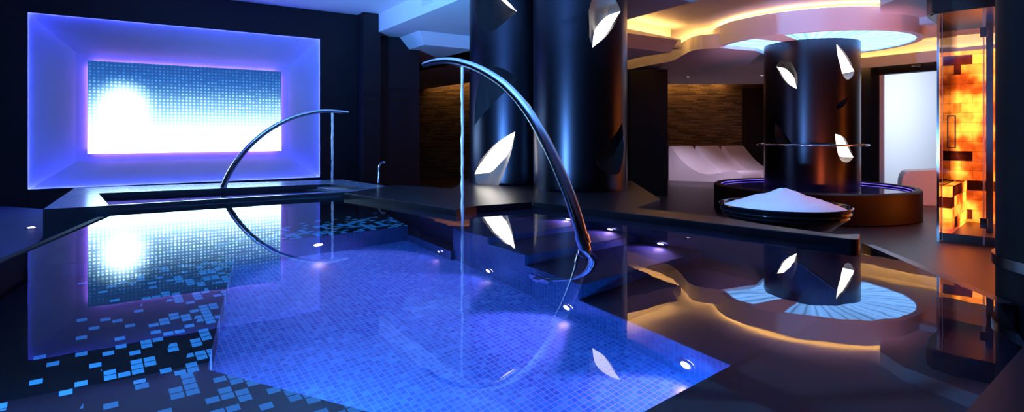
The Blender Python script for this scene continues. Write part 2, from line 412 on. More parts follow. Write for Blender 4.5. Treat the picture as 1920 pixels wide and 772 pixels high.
# dropped soffit: from the beam line to the channel with the warm strip
F0, F1 = (1.975, 9.73), (2.95, 10.6)
SO = [BLp(-.4), BLp(10.5), (5.0, 1.0), (2.2, 6.6), (1.0, 8.85), F0, F1, (2.35, 12.4), (2.35, 17.3), (-3.6, 17.3)]
struct('ceiling_soffit', prism(SO, H0, H1), M['white'], 'dropped white soffit between the pool and the columns', 'ceiling')
# small bevelled downstand boxes on the soffit by the dark wall
bm = bmesh.new()
def bevelbox(s0_, s1_, o0, o1, zt, zb, bv):
    t = [W(s0_, o0), W(s0_, o1), W(s1_, o1), W(s1_, o0)]; b = [W(s0_+bv, o0), W(s0_+bv, o1-bv), W(s1_, o1-bv), W(s1_, o0)]
    tv = [bm.verts.new((*p, zt)) for p in t]; bv_ = [bm.verts.new((*p, zb)) for p in b]
    bm.faces.new(tv); bm.faces.new(bv_[::-1])
    for k in range(4): bm.faces.new((tv[k], tv[(k+1) % 4], bv_[(k+1) % 4], bv_[k]))
bevelbox(4.60, 6.3, -8., .75, H0+.01, CZ+1.37, .17)
bevelbox(5.50, 8.6, -8., 2.3, H0+.01, CZ+1.37, .17)
struct('trim_2', finish(bm), M['white'], 'bevelled white downstand under the soffit by the dark wall', 'trim')
# warm strip channel: lip, strip and its back
fd = (Vector(F1)-Vector(F0)).normalized(); fn = Vector((fd.y, -fd.x))
lip = [(F0[0]-fd.x*3, F0[1]-fd.y*3), F1, (F1[0]+fn.x*.22, F1[1]+fn.y*.22), (F0[0]-fd.x*3+fn.x*.22, F0[1]-fd.y*3+fn.y*.22)]
lip2 = [(p[0]+fn.x*.02, p[1]+fn.y*.02) for p in lip]
struct('trim_3', prism([lip[3], lip[2], (lip[2][0]-fn.x*.04, lip[2][1]-fn.y*.04), (lip[3][0]-fn.x*.04, lip[3][1]-fn.y*.04)], H0, CZ+1.72), M['white'], 'white lip hiding the warm strip near the black columns', 'trim')
struct('trim_4', prism(lip, H0-.002, H0+.05), M['white'], 'white shelf under the warm strip', 'trim')
o = thing('cove_light', (*F0, CZ+1.7), 'straight warm strip glowing in the ceiling slot right of the black columns', 'light')
a0 = (F0[0]-fd.x*2.8+fn.x*.08, F0[1]-fd.y*2.8+fn.y*.08); a1 = (F1[0]-fd.x*.03+fn.x*.08, F1[1]-fd.y*.03+fn.y*.08)
part('strip', prism([a0, a1, (a1[0]+fn.x*.05, a1[1]+fn.y*.05), (a0[0]+fn.x*.05, a0[1]+fn.y*.05)], H0+.10, H0+.13), M['warm'], o)
# rear soffit with the curved fascia left of the ring
RC = (5.24, 10.0)
FC = catmull([(2.62, 13.6), (2.95, 12.6), (3.28, 11.77), (3.26, 10.9), (3.27, 10.2), (3.62, 9.95)], 6)
FCp = [(p[0], p[1]) for p in FC]
arc = [(RC[0]+2.05*math.cos(math.radians(a)), RC[1]+2.05*math.sin(math.radians(a))) for a in range(20, -31, -6)]
struct('ceiling_rear', prism([(2.36, 17.3), (2.36, 13.6)] + FCp + [(4.4, 10.3), (5.2, 11.3), (6.3, 11.4)] + [(6.9, 13.0), (8.6, 16.0), (8.6, 17.3)], CZ+1.49, CZ+1.74), M['white'], 'low white soffit behind the ceiling ring', 'ceiling')
struct('trim_5', prism([(7.30, 13.35), (7.27, 13.31), (7.86, 12.85), (10.95, 8.2), (11.0, 8.23), (7.90, 12.90)], CZ+1.47, CZ+1.70), M['white'], 'white fascia above the lit glass door', 'trim')
struct('trim_8', prism([(8.0, 13.16), (7.97, 13.10), (11.97, 7.20), (12.0, 7.24)], CZ+1.50, H1), M['white'], 'white cove back above the lit glass door', 'trim')
# warm strips on top of the rear soffit
cv = thing('cove_light', (3.6, 12., CZ+1.8), 'curved warm strip glowing above the low soffit left of the ceiling ring', 'light')
part('strip', tube([(3.0, 13.5, CZ+1.77), (3.6, 11.9, CZ+1.77), (3.6, 10.9, CZ+1.77), (3.9, 10.3, CZ+1.77)], [.02, .02], 8), M['warmdim'], cv)
cv = thing('cove_light', (8.6, 11.9, CZ+1.64), 'warm strip glowing behind the white fascia above the lit door', 'light')
part('strip', tube([(7.42, 13.36, CZ+1.60), (7.93, 12.95, CZ+1.60), (9.5, 10.58, CZ+1.60), (11.03, 8.30, CZ+1.60)], [.02, .02], 8, 1), M['warm'], cv)
# box beam right of the ring
struct('trim_6', prism([(5.9, 9.0), (9.0, 6.2), (10.6, 8.0), (7.1, 9.9)], CZ+1.66, H1), M['white'], 'white box beam joining the ceiling ring on its right', 'trim')
# vent in the beam side
vt = thing('air_vent', (*BLp(2.0, -.003), CZ+1.70), 'small flat air vent on the blue side of the ceiling beam', 'vent', rz=math.atan2(WN.y, WN.x))
bm = bmesh.new(); box_bm(bm, (0, -.004, 0), .36, .012, .10); part('frame', finish(bm), M['white'], vt, True)
bm = bmesh.new()
for k in range(5): box_bm(bm, (0, -.012, -.036+.018*k), .32, .006, .006)
part('grille', finish(bm), M['plaster'], vt, True)
# warm grazing strips on the back wall
for x0, x1, lab in ((-3.0, -.2, 'warm strip washing the stone wall left of the black columns'), (3.4, 6.6, 'warm strip washing the stone wall behind the white loungers')):
    o = thing('wall_washer', ((x0+x1)/2, BX-.24, 2.96), lab, 'light')
    part('strip', prism([(x0, BX-.26), (x1, BX-.26), (x1, BX-.22), (x0, BX-.22)], 2.96, 2.98), M['washer'], o)

# ------------------------------------------------------------------ ceiling ring over the far column
ring = thing('ring_canopy', (*RC, CZ+1.53), 'round white ceiling ring with glowing blue ribbed underside', 'ceiling light')
zr = .0
RO, RI = 1.62, 1.515
part('drum', lathe([(RI, 0.03), (RI, 0.), (RO, 0.), (RO, .345), (RO-.1, .345), (.8, .345)], 128), M['white'], ring, True)
dm = bmesh.new()
def sector(bm_, r0, r1, a0_, a1_, z, n):
    prev = None
    for k in range(n+1):
        a = a0_+(a1_-a0_)*k/n
        c = (bm_.verts.new((r0*math.cos(a), r0*math.sin(a), z)), bm_.verts.new((r1*math.cos(a), r1*math.sin(a), z)))
        if prev: bm_.faces.new((prev[0], prev[1], c[1], c[0]))
        prev = c
wa, wb = math.radians(-152), math.radians(-133)               # one dead segment
sector(dm, .74, RI, wb, wa+2*PI, .02, 110)
part('light_disc', finish(dm), M['disc'], ring, True)
dm = bmesh.new(); sector(dm, .74, RI, wa, wb, .018, 10)
part('blank_segment', finish(dm), M['white'], ring, True)
o = thing('cove_light', (*RC, CZ+1.89), 'warm strip glowing on top of the round ceiling ring', 'light')
part('strip', lathe([(RO-.14, .0), (RO-.10, .0), (RO-.10, .015), (RO-.14, .015)], 96, close=True), M['warm'], o, True)

# ------------------------------------------------------------------ columns with leaf cut-outs
def on(Rr, a, z): a = math.radians(a); return Vector((Rr*math.cos(a), Rr*math.sin(a), z))
def leafcurve(pts, k=5): return catmull([(p[0], p[1], 0) for p in pts], k)
def resample(c, n):
    L = [0.]
    for a, b in zip(c, c[1:]): L.append(L[-1]+(b-a).length)
    out = []
    for i in range(n):
        t = L[-1]*i/(n-1); j = 0
        while j < len(L)-2 and L[j+1] < t: j += 1
        f = (t-L[j])/max(L[j+1]-L[j], 1e-9); out.append(c[j].lerp(c[j+1], f))
    return out
def column(root, R, z0, z1, leaves, mat, depth):
    me = lathe([(0, z0), (R, z0), (R, z1), (0, z1)], 160)
    body = link('cladding', me, mat, root)
    cut = bmesh.new()
    for lf in leaves:
        up, lo = leafcurve(lf['up']), leafcurve(lf['lo'])
        loop = up[:-1]+lo[:-1]
        vi = [cut.verts.new(on(R-depth, p.x, p.y)) for p in loop]; vo = [cut.verts.new(on(R+.06, p.x, p.y)) for p in loop]
        n = len(loop); cut.faces.new(vi); cut.faces.new(vo[::-1])
        for i in range(n): cut.faces.new((vi[i], vi[(i+1) % n], vo[(i+1) % n], vo[i]))
    cme = finish(cut); bmt = bmesh.new(); bmt.from_mesh(cme); bmesh.ops.triangulate(bmt, faces=bmt.faces); bmt.to_mesh(cme); bmt.free()
    co = link('cutter', cme, None, root)
    md = body.modifiers.new('cut', 'BOOLEAN'); md.operation = 'DIFFERENCE'; md.object = co; md.solver = 'EXACT'
    bpy.context.view_layer.update()
    dg = bpy.context.evaluated_depsgraph_get()
    nm = bpy.data.meshes.new_from_object(body.evaluated_get(dg)); body.modifiers.clear(); body.data = nm
    bpy.data.objects.remove(co)
    if not nm.materials: nm.materials.append(mat)
    for p in nm.polygons: p.use_smooth = True
    nm.set_sharp_from_angle(angle=math.radians(25))
    # each opening: the pressed-in scoop, and the glowing lens behind its crease
    for lf in leaves:
        N = 18
        up, lo = resample(leafcurve(lf['up']), N), resample(leafcurve(lf['lo']), N)[::-1]
        cr = resample(leafcurve(lf['cr']), N)
        if (cr[0]-up[0]).length > (cr[-1]-up[0]).length: cr = cr[::-1]
        def sheet(A, B, RA, RB_, bow):
            b = bmesh.new(); rows = []
            for j in range(7):
                f = j/6; row = []
                for i in range(N):
                    p = A[i].lerp(B[i], f); e = math.sin(PI*i/(N-1))
                    r = R-.004-(RA*(1-f)+RB_*f+bow*math.sin(PI*f))*min(1., e*1.6)
                    row.append(b.verts.new(on(r, p.x, p.y)))
                rows.append(row)
            for a, c in zip(rows, rows[1:]):
                for i in range(N-1): b.faces.new((a[i], a[i+1], c[i+1], c[i]))
            bmesh.ops.remove_doubles(b, verts=b.verts, dist=1e-5)
            return finish(b, True)
        dd = depth*.8
        s = link('leaf_scoop', sheet(lo, cr, 0., dd, .25*dd), M['scoop'] if lf['lit'] and not lf.get('dim') else M['scoopshade'], root)
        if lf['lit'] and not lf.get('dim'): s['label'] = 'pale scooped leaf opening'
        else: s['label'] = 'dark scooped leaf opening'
        l2 = link('light_lens' if lf['lit'] else 'blank_lens', sheet(up, cr, dd*.3, dd, 0.), M['lens'] if lf['lit'] else M['scoopshade'], s)
    return root
ctop = CZ+1.56
KL = thing('clad_column', (.03, 6.78, 0), 'black metal column with a large lit leaf opening low down, behind the chrome arc', 'column', 'leaf cut columns', kind='thing')
leavesL = [
 dict(lit=True, up=[(-149.2,.917),(-142.6,1.012),(-128.6,1.138),(-109.4,1.293),(-89.5,1.4)],
      lo=[(-89.5,1.4),(-92.0,1.263),(-96.0,1.111),(-102.7,.947),(-108.6,.817),(-115.5,.756),(-124.5,.737),(-134.8,.76),(-145.7,.828),(-149.2,.917)],
      cr=[(-149.2,.917),(-128.6,.952),(-113.0,1.051),(-101.0,1.142),(-93.6,1.249),(-89.5,1.4)]),
 dict(lit=True, dim=True, up=[(-87.3,2.715),(-102.7,2.867),(-124.,2.98),(-149.8,3.02)],
      lo=[(-149.8,3.02),(-147.0,2.898),(-144.5,2.742),(-136.8,2.592),(-126.1,2.496),(-112.7,2.527),(-99.5,2.62),(-87.3,2.715)],
      cr=[(-87.3,2.715),(-99.5,2.80),(-112.7,2.885),(-127.7,2.965),(-149.8,3.02)]),
 dict(lit=False, up=[(-87.0,1.976),(-102.7,1.827),(-120.6,1.679),(-149.1,1.465)],
      lo=[(-149.1,1.465),(-147.0,1.69),(-141.0,1.886),(-133.0,2.037),(-121.4,2.108),(-109.3,2.108),(-96.4,2.052),(-87.0,1.976)],
      cr=[(-87.0,1.976),(-102.,1.86),(-120.,1.72),(-149.1,1.465)])]
column(KL, .535, CZ-.573, H0, leavesL, M['clad'], .15)
KR = thing('clad_column', (.713, 6.0, 0), 'black metal column with a lit leaf opening near the ceiling and an orange sheen', 'column', 'leaf cut columns', kind='thing')
leavesR = [
 dict(lit=True, up=[(-40.8,2.597),(-53.1,2.445),(-67.2,2.314),(-82.3,2.211)],
      lo=[(-82.3,2.211),(-86.3,2.334),(-87.5,2.509),(-84.7,2.628),(-80.4,2.722),(-72.0,2.778),(-61.3,2.761),(-50.4,2.695),(-40.8,2.597)],
      cr=[(-40.8,2.597),(-61.3,2.506),(-74.0,2.404),(-80.7,2.309),(-82.3,2.211)]),
 dict(lit=False, up=[(-37.4,1.495),(-54.8,1.343),(-68.9,1.224),(-79.1,1.096)],
      lo=[(-79.1,1.096),(-70.6,1.028),(-53.1,.976),(-42.0,1.014),(-33.,1.23),(-37.4,1.495)],
      cr=[(-37.4,1.495),(-53.,1.30),(-66.,1.17),(-79.1,1.096)])]
column(KR, .49, CZ-.573, H0, leavesR, M['clad'], .13)
KF = thing('clad_column', (*RC, 0), 'black metal column under the glowing ceiling ring, standing in a round foot bath', 'column', 'leaf cut columns', kind='thing')
def J(l): return [(a+.0, z) for a, z in l]
leavesF = [
 dict(lit=True, dim=True, up=J([(-133.6,2.119),(-144.0,2.207),(-153.7,2.359),(-161.1,2.521)]),
      lo=J([(-161.1,2.521),(-153.7,2.615),(-142.8,2.597),(-137.0,2.485),(-132.3,2.299),(-133.6,2.119)]),
      cr=J([(-133.6,2.119),(-141.8,2.34),(-152.7,2.47),(-161.1,2.521)])),
 dict(lit=True, up=J([(-88.3,2.833),(-79.7,2.731),(-70.0,2.592),(-62.8,2.461),(-60.3,2.40)]),
      lo=J([(-60.3,2.40),(-64.3,2.309),(-73.2,2.255),(-79.7,2.329),(-82.9,2.47),(-86.5,2.637),(-88.3,2.833)]),
      cr=J([(-60.3,2.40),(-72.2,2.364),(-80.0,2.41),(-85.5,2.587),(-88.3,2.833)])),
 dict(lit=True, up=J([(-90.0,1.372),(-78.7,1.321),(-69.0,1.144),(-62.1,.992)]),
      lo=J([(-62.1,.992),(-70.0,.917),(-79.0,.918),(-84.7,.994),(-88.3,1.196),(-90.0,1.372)]),
      cr=J([(-62.1,.992),(-78.4,1.01),(-87.1,1.135),(-90.0,1.372)])),
 dict(lit=False, up=J([(-139.3,1.207),(-150.3,1.406),(-163.6,1.559)]),
      lo=J([(-163.6,1.559),(-165.3,1.38),(-161.9,1.228),(-151.6,1.151),(-139.3,1.207)]),
      cr=J([(-139.3,1.207),(-151.3,1.37),(-163.6,1.559)])),
 dict(lit=False, up=J([(-72.8,1.969),(-74.9,1.885),(-80.3,1.808),(-87.7,1.774)]),
      lo=J([(-87.7,1.774),(-87.1,1.841),(-81.6,1.909),(-72.8,1.969)]),
      cr=J([(-72.8,1.969),(-76.,1.90),(-81.,1.83),(-87.7,1.774)]))]
column(KF, .752, 0., ctop, leavesF, M['clad2'], .13)
# handrail around the far column, open at the front
hr = thing('handrail', (*RC, 0), 'thin steel ring rail around the far column', 'handrail')
def arcpts(a0_, a1_, r, z, n=40): return [(r*math.cos(math.radians(a0_+(a1_-a0_)*i/n)), r*math.sin(math.radians(a0_+(a1_-a0_)*i/n)), z) for i in range(n+1)]
part('rail', tube(arcpts(-99., -292., .866, 1.184), [.017, .017], 10, 1), M['steel'], hr, True)
part('rail', tube(arcpts(-95., 58., .866, 1.184), [.017, .017], 10, 1), M['steel'], hr, True)
for a in (-160., -60., 30., 120.):
    p = arcpts(a, a, .866, 1.184, 1)[0]; q = arcpts(a, a, .74, 1.184, 1)[0]
    part('bracket', tube([p, q], [.010, .010], 8, 1), M['steel'], hr, True)
# round foot bath
fb = thing('foot_bath', (*RC, 0), 'round dark wood foot bath with violet lit water around the far column', 'foot bath')
part('outer_wall', lathe([(1.56, 0.), (1.60, .02), (1.60, .46), (1.57, .48), (1.50, .48), (1.48, .46), (1.48, .30)], 128), M['tubclad'], fb, True)
part('bed', lathe([(.76, .34), (1.0, .34), (1.48, .34)], 96), M['pebble'], fb, True)
part('rim_strip', lathe([(1.476, .448), (1.470, .448), (1.470, .456), (1.476, .456)], 96, close=True), M['violet2b'], fb, True)
bm = bmesh.new(); sector(bm, .765, 1.478, 0, 2*PI-1e-4, .43, 96)
w_ = tag(link('bath_water', finish(bm), M['water2'], None, (*RC, 0)), 'shallow water lying in the round foot bath', 'water', None, 'stuff')

# ------------------------------------------------------------------ pool
SUM1, SUM2 = 4.93, 3.88                                          # coping lines X + Y = const
def ar(b, s=SUM1): return (s+.2*b)/1.4                           # where a line of constant b meets the coping
pool = thing('swimming_pool', (0, POOL_Y, 0), 'large irregular hydro pool of blue and black mosaic with overflowing edges', 'pool', kind='thing')
XL0, XL1 = (-3.10, 4.33), (-1.43, .0)                            # left overflow edge
XR0, XR1 = (1.98, 3.22), (1.79, 2.10)                             # right overflow edge
part('basin_floor', prism([(-3.2, 4.4), (-1.2, 6.2), (.2, 4.9), (1.96, 3.2), (1.85, 2.0), (.6, .2), (-1.3, -.2)], dz(1.12), dz(1.0)), M['tile'], pool)
AP = 2.015
def blk(name, a0_, a1_, b0, b1, d, mat, ra=None):
    l = [P(a0_, b0), P(a1_ if ra is None else ar(b0, ra), b0), P(a1_ if ra is None else ar(b1, ra), b1), P(a0_, b1)]
    return part(name, prism(l, dz(1.05), dz(d)), mat, pool)
def side(name, p, q, d0, d1, mat, th=.012):
    d = (Vector(q)-Vector(p)).normalized(); n = Vector((-d.y, d.x))*th
    return part(name, prism([tuple(p), tuple(q), (q[0]+n.x, q[1]+n.y), (p[0]+n.x, p[1]+n.y)], dz(d1), dz(d0)), mat, pool)
blk('low_ledge', 1.99, 2.25, -4.40, -3.34, .80, M['pooldark'])
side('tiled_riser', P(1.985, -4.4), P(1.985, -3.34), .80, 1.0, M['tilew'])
part('ledge_wall', prism([P(2.12, -4.9), P(2.12, -3.36), (-.28, 4.52), (-.42, 4.31), (-1.2, 5.12)], dz(1.05), dz(.03)), M['pooldark'], pool)
for nm, b0, b1, d in (('step', -3.36, -2.94, .15), ('step', -2.94, -2.56, .33), ('step', -2.56, -2.12, .54)):
    blk(nm, AP+.012, 0, b0, b1, d, M['pooldark'], SUM1-.02)
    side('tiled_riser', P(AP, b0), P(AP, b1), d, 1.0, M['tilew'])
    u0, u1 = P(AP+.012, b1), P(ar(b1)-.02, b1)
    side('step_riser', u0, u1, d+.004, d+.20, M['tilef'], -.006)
part('top_step', prism([P(2.10, -3.95), P(2.10, -3.36), P(ar(-3.36)-.02, -3.36), (.17, 4.75), (-.28, 4.50)], dz(1.05), dz(.05)), M['pooldark'], pool)
blk('landing', AP+.012, 2.95, -2.12, -1.07, .76, M['pooldark'])
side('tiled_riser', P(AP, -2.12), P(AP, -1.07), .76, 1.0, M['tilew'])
# benches
nb = [(-1.93, 1.22), P(.35-.02, -2.08), (-.99, 1.85), (.11, 1.43), (1.62, 2.56), (1.85, 2.2), (1.4, 1.3), (.7, .3), (-.3, -.1), (-1.4, -.05)]
part('near_bench', prism([nb[0]]+nb[2:], dz(1.05), dz(.40)), M['near'], pool)
part('side_bench', prism([(-.985, 1.80), (-1.18, 2.21), (-1.64, 3.32), (-2.0, 4.19), (-3.05, 4.32), (-1.96, 1.35)], dz(1.05), dz(.80)), M['band'], pool)
part('far_bench', prism([P(-.55, -4.0), P(1.99, -4.0), P(2.10, -4.75), (-1.25, 5.75), (-2.2, 5.28), (-3.25, 4.56), (-3.05, 4.28)], dz(1.05), dz(.50)), M['farb'], pool)
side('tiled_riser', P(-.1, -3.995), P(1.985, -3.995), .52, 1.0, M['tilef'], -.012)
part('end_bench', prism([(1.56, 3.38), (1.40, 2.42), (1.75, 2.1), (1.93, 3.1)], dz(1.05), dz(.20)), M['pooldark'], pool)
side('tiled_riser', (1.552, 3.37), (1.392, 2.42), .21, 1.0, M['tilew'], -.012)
# overflow edges and outer walls
def edge(name, p, q, th, z1): return part(name, prism(wallslab(p, q, th, 0, 0), 0., z1, .006), M['rim'], pool)
edge('overflow_edge', XR0, XR1, .06, WZ-.004)
part('overflow_edge', prism(wallslab(XL1, XL0, .04, 0, 0), 0., WZ-.012), M['black'], pool)
# coping deck beside the columns
deck = [(-1.62, 5.50), (-.42, 4.30), (-.28, 4.52), (.17, 4.76), (1.835, 3.095), (1.86, 3.085), (1.885, 3.10), (1.99, 3.26), (1.91, 3.235), (1.84, 3.23), (1.58, 3.60), (1.476, 3.83), (1.385, 3.98), (.95, 4.40), (1.30, 5.0), (1.45, 6.9), (-.55, 7.45), (-.62, 5.86), (-1.0, 6.21), (-1.3, 6.35)]
part('coping', prism(deck, 0.3, CZ-.573, .004), M['deck'], pool)
nc = [(1.32, 1.42), (.78, 1.0), (.1, .45), (.6, -.4), (2.6, 1.2), (2.3, 1.9), (1.80, 1.98)]
part('under_ledge', prism([(.19, 4.50), (1.56, 3.13), (1.83, 3.11), (.18, 4.74)], dz(1.05), dz(.03)), M['pooldark'], pool)
part('near_coping', prism(nc, 0., CZ-.505, .015), M['rim'], pool)
# water sheet
wat = bmesh.new()
wp = [XL1, XL0, (-3.6, 4.38), (-3.3, 4.50), (-2.2, 5.26), (-1.2, 5.85), (-.42, 4.31), (-.28, 4.525), (.17, 4.765), (1.86, 3.075), XR0, XR1, (1.3, 1.40), (.7, .9), (.0, .3), (-.6, -.2)]
wp = [XL1, (-3.02, 4.30), (-3.26, 4.53), (-2.2, 5.26), (-1.25, 5.75), (-1.0, 4.9), (-.42, 4.31), (-.28, 4.525), (.17, 4.765), (1.835, 3.10), (1.88, 3.11), XR0, XR1, (1.34, 1.42), (.79, .99), (.11, .44), (-.3, -.1)]
wat.faces.new([wat.verts.new((x, y, WZ)) for x, y in wp])
bmesh.ops.triangulate(wat, faces=wat.faces)
me = finish(wat)
for p in me.polygons:
    if p.normal.z < 0: p.flip()
tag(link('pool_water', me, M['water']), 'still mirror-like water filling the pool', 'water', None, 'stuff')

# ------------------------------------------------------------------ raised tub in front of the recess
tub = thing('raised_tub', (-2.6, 5.8, 0), 'black granite rectangular tub under the glowing panel', 'tub')
TZ = CZ-.577
to = [(-3.57, 4.34), (-3.28, 4.535), (-2.18, 5.30), (-1.22, 5.86), (-1.40, 6.28), (-2.15, 7.17), (-4.64, 6.05)]
ti = [(-3.255, 4.60), (-2.20, 5.345), (-1.50, 5.98), (-2.10, 6.50), (-3.99, 5.50)]
bm = bmesh.new()
def ringprism(bm_, out, inn, z0, z1):
    # outer skirt, inner wall, top face by bridging
    ov = [[bm_.verts.new((x, y, z)) for x, y in out] for z in (z0, z1)]; iv = [[bm_.verts.new((x, y, z)) for x, y in inn] for z in (z0, z1)]
    for s in (ov, iv):
        n = len(s[0])
        for i in range(n): bm_.faces.new((s[0][i], s[0][(i+1) % n], s[1][(i+1) % n], s[1][i]))
    return ov[1], iv[1]
a_, b_ = ringprism(bm, to, ti, .2, TZ)
part('tub_body', finish(bm), M['rim'], tub)
bm = bmesh.new()
av = [bm.verts.new((x, y, TZ)) for x, y in to]; bv = [bm.verts.new((x, y, TZ)) for x, y in ti]
for f in ((av[0], av[1], bv[0]), (av[1], av[2], bv[1], bv[0]), (av[2], av[3], bv[2], bv[1]), (av[3], av[4], bv[2]), (av[4], av[5], bv[3], bv[2]), (av[5], av[6], bv[4], bv[3]), (av[6], av[0], bv[0], bv[4])): bm.faces.new(f)
part('rim_top', finish(bm), M['rimtop'], tub)
part('tub_floor', prism(ti, .2, .45), M['pebble'], tub)
for k, (t0, zz) in enumerate(((.0, .775), (.13, .748))):
    a, b = Vector(ti[2]), Vector(ti[3]); d = (a-b).normalized(); n = Vector((-d.y, d.x)) if Vector((-d.y, d.x)).dot(Vector((-2.6, 5.6))-a) > 0 else Vector((d.y, -d.x))
    p0, p1 = b+n*t0, a+n*t0
    part('entry_step', prism([tuple(p0), tuple(p1), tuple(p1+n*.13), tuple(p0+n*.13)], .46, zz, .004), M['rimtop'], tub)
bm = bmesh.new(); bm.faces.new([bm.verts.new((x, y, CZ-.620)) for x, y in ti])
me = finish(bm)
for p in me.polygons:
    if p.normal.z < 0: p.flip()
tag(link('tub_water', me, M['water2']), 'water inside the raised black tub', 'water', None, 'stuff')

# ------------------------------------------------------------------ swan-neck fountains and their falling water
f1 = [(-.655,4.22,1.885),(-.557,4.109,1.895),(-.426,3.96,1.884),(-.284,3.799,1.835),(-.154,3.651,1.762),(-.033,3.513,1.666),(.079,3.386,1.532),(.169,3.284,1.38),(.245,3.198,1.215),(.307,3.127,1.058),(.354,3.074,.905),(.389,3.034,.756)]
fo = thing('fountain_spout', (.40, 3.02, dz(.54)), 'tall chrome arc fountain rising from the pool steps before the black columns', 'fountain', 'arched chrome fountains')
under = [(.42, 3.0, .62), (.42, 2.985, .50), (.39, 2.97, .36), (.33, 2.985, .245), (.25, 3.02, .19), (.18, 3.055, .165)]
part('arc_pipe', tube(f1, [.020, .023, .024, .026, .028, .030, .032, .034, .035, .036, .037, .037], 20, 8, .85), M['steel'], fo)
part('under_water_pipe', tube([f1[-1]]+under, [.030, .026, .024, .022, .022, .022, .022], 14, 6), M['steel'], fo)
part('collar', tube([(.372, 3.052, .835), (.384, 3.04, .790)], [.041, .041], 20, 1), M['steel'], fo)
bm = bmesh.new()
wdir = math.atan2(U.y, U.x)
box_bm(bm, (.15, 3.06, .16), .018, .16, .07, wdir); box_bm(bm, (.135, 3.05, .16), .03, .05, .05, wdir)
part('wall_bracket', finish(bm), M['steel'], fo)
def stream(name, x, y, z0, z1, r, label):
    n = 26; pts = [(x+random.uniform(-.002, .002), y+random.uniform(-.002, .002), z0+(z1-z0)*i/n) for i in range(n+1)]
    rad = [r*(1+.25*math.sin(i*1.7)*random.random()) for i in range(n+1)]
    return tag(link(name, tube(pts, rad, 10, 2), M['stream']), label, 'water jet', 'falling water jets', 'thing')
stream('water_jet', -.335, 3.85, 1.83, WZ-.005, .010, 'thin jet of water falling from the tall chrome arc into the pool')
f2 = [(-3.12,6.087,.685),(-3.082,6.112,.837),(-3.025,6.148,.989),(-2.933,6.208,1.159),(-2.82,6.281,1.309),(-2.682,6.37,1.44),(-2.515,6.478,1.55),(-2.342,6.589,1.614),(-2.179,6.695,1.643),(-1.963,6.835,1.629)]
fo2 = thing('fountain_spout', (-3.12, 6.087, .45), 'smaller chrome arc fountain bending over the raised tub', 'fountain', 'arched chrome fountains')
off2 = (.0, -.0, 0)
part('arc_pipe', tube(f2, [.030, .030, .030, .029, .028, .026, .024, .022, .021, .020], 16, 8, .9), M['steel'], fo2)
part('base_flange', tube([(-3.13, 6.082, .45), (-3.125, 6.085, .70)], [.05, .034], 16, 1), M['steel'], fo2)
stream('water_jet', -2.12, 6.73, 1.62, TZ-.0, .013, 'bright jet of water falling from the smaller arc into the tub')
# small chrome spout standing on the tub's right rim
sp = thing('chrome_spout', (-1.53, 6.55, TZ), 'small chrome swan neck tap standing behind the tub near the dark wall', 'tap')
part('neck', tube([(-1.53, 6.55, TZ-.25), (-1.53, 6.55, TZ+.03), (-1.528, 6.55, TZ+.15), (-1.515, 6.545, TZ+.215), (-1.48, 6.53, TZ+.245), (-1.45, 6.52, TZ+.24)], [.013, .013], 12, 6), M['steel'], sp)
part('collar', tube([(-1.53, 6.55, TZ-.25), (-1.53, 6.55, TZ-.20)], [.03, .024], 14, 1), M['steel'], sp)
part('pedestal', tube([(-1.53, 6.55, 0.0), (-1.53, 6.55, TZ-.25)], [.03, .03], 12, 1), M['steeldark'], sp)

# ------------------------------------------------------------------ underwater lamps
def lamp(x, y, z, dirv, label, power=6., r=.022, col=(.56, .30, 1.), spot=1.15, group='underwater pool lamps', down=-.25):
    d = Vector((dirv[0], dirv[1], 0)).normalized()
    t = thing('pool_lamp', (x, y, z), label, 'lamp', group, math.atan2(d.y, d.x))
    me = lathe([(r+.010, -.004), (r+.010, .008), (r+.002, .010), (r, .004)], 24); me.transform(Matrix.Rotation(PI/2, 4, 'Y'))
    part('bezel', me, M['bezel'], t, True)
    me = lathe([(0, .010), (r*.6, .009), (r, .004)], 24); me.transform(Matrix.Rotation(PI/2, 4, 'Y'))
    part('lens', me, M['lamp'], t, True)
    if power:
        L = bpy.data.lights.new('pool_lamp_beam', 'SPOT'); L.energy = power; L.color = col; L.spot_size = 2*spot; L.spot_blend = .6; L.shadow_soft_size = r
        lo = bpy.data.objects.new('pool_lamp_beam', L); C.objects.link(lo); lo.parent = t; lo.location = (.03, 0, 0)
        v = Vector((1, 0, down)); lo.rotation_euler = v.to_track_quat('-Z', 'Y').to_euler()
    return t
LP = 44.
nU = (-U.x, -U.y)
for (x, y), lab, pw in (((-.155, 3.53), 'first lamp on the blue pool wall, behind the jet of the tall arc', LP), ((.278, 2.955), 'second lamp on the blue pool wall, just below the tall chrome arc', LP), ((.712, 2.365), 'nearest lamp on the blue pool wall, in the corner of the lit floor', LP)):
    a = x*.8+y*.6; x += U.x*(AP-.006-a); y += U.y*(AP-.006-a)
    lamp(x, y, dz(.905), nU, lab, pw, spot=.85, down=-.42)
lamp(*P(1.975, -3.47), dz(.90), nU, 'lamp low on the ledge at the far corner of the lit pool floor', LP*.7, .012)
# lamp of the far bench, facing the viewer
lamp(*P(1.30, -3.985), dz(.76), (NV.x, NV.y), 'lamp on the far bench below the falling tub water', LP*1.2, .03, (.75, .5, 1.), 1.05, down=-1.)
# lamps along the coping over the steps
for (x, y, d), lab in (((.426, 4.254, .11), 'farthest lamp under the stone coping, just left of the tall arc'), ((.694, 3.986, .27), 'middle lamp under the stone coping beside the steps'), ((.972, 3.708, .47), 'nearest lamp under the stone coping, below the low end of the steps')):
    lamp(x-.004, y-.004, dz(d), (-.7, -.7), lab, 14., .020, (.42, .26, 1.), down=-.35)
lamp(1.478, 2.97, dz(.90), (-1., .15), 'lone lamp low in the pool under the reflection of the far column', 6., .022)
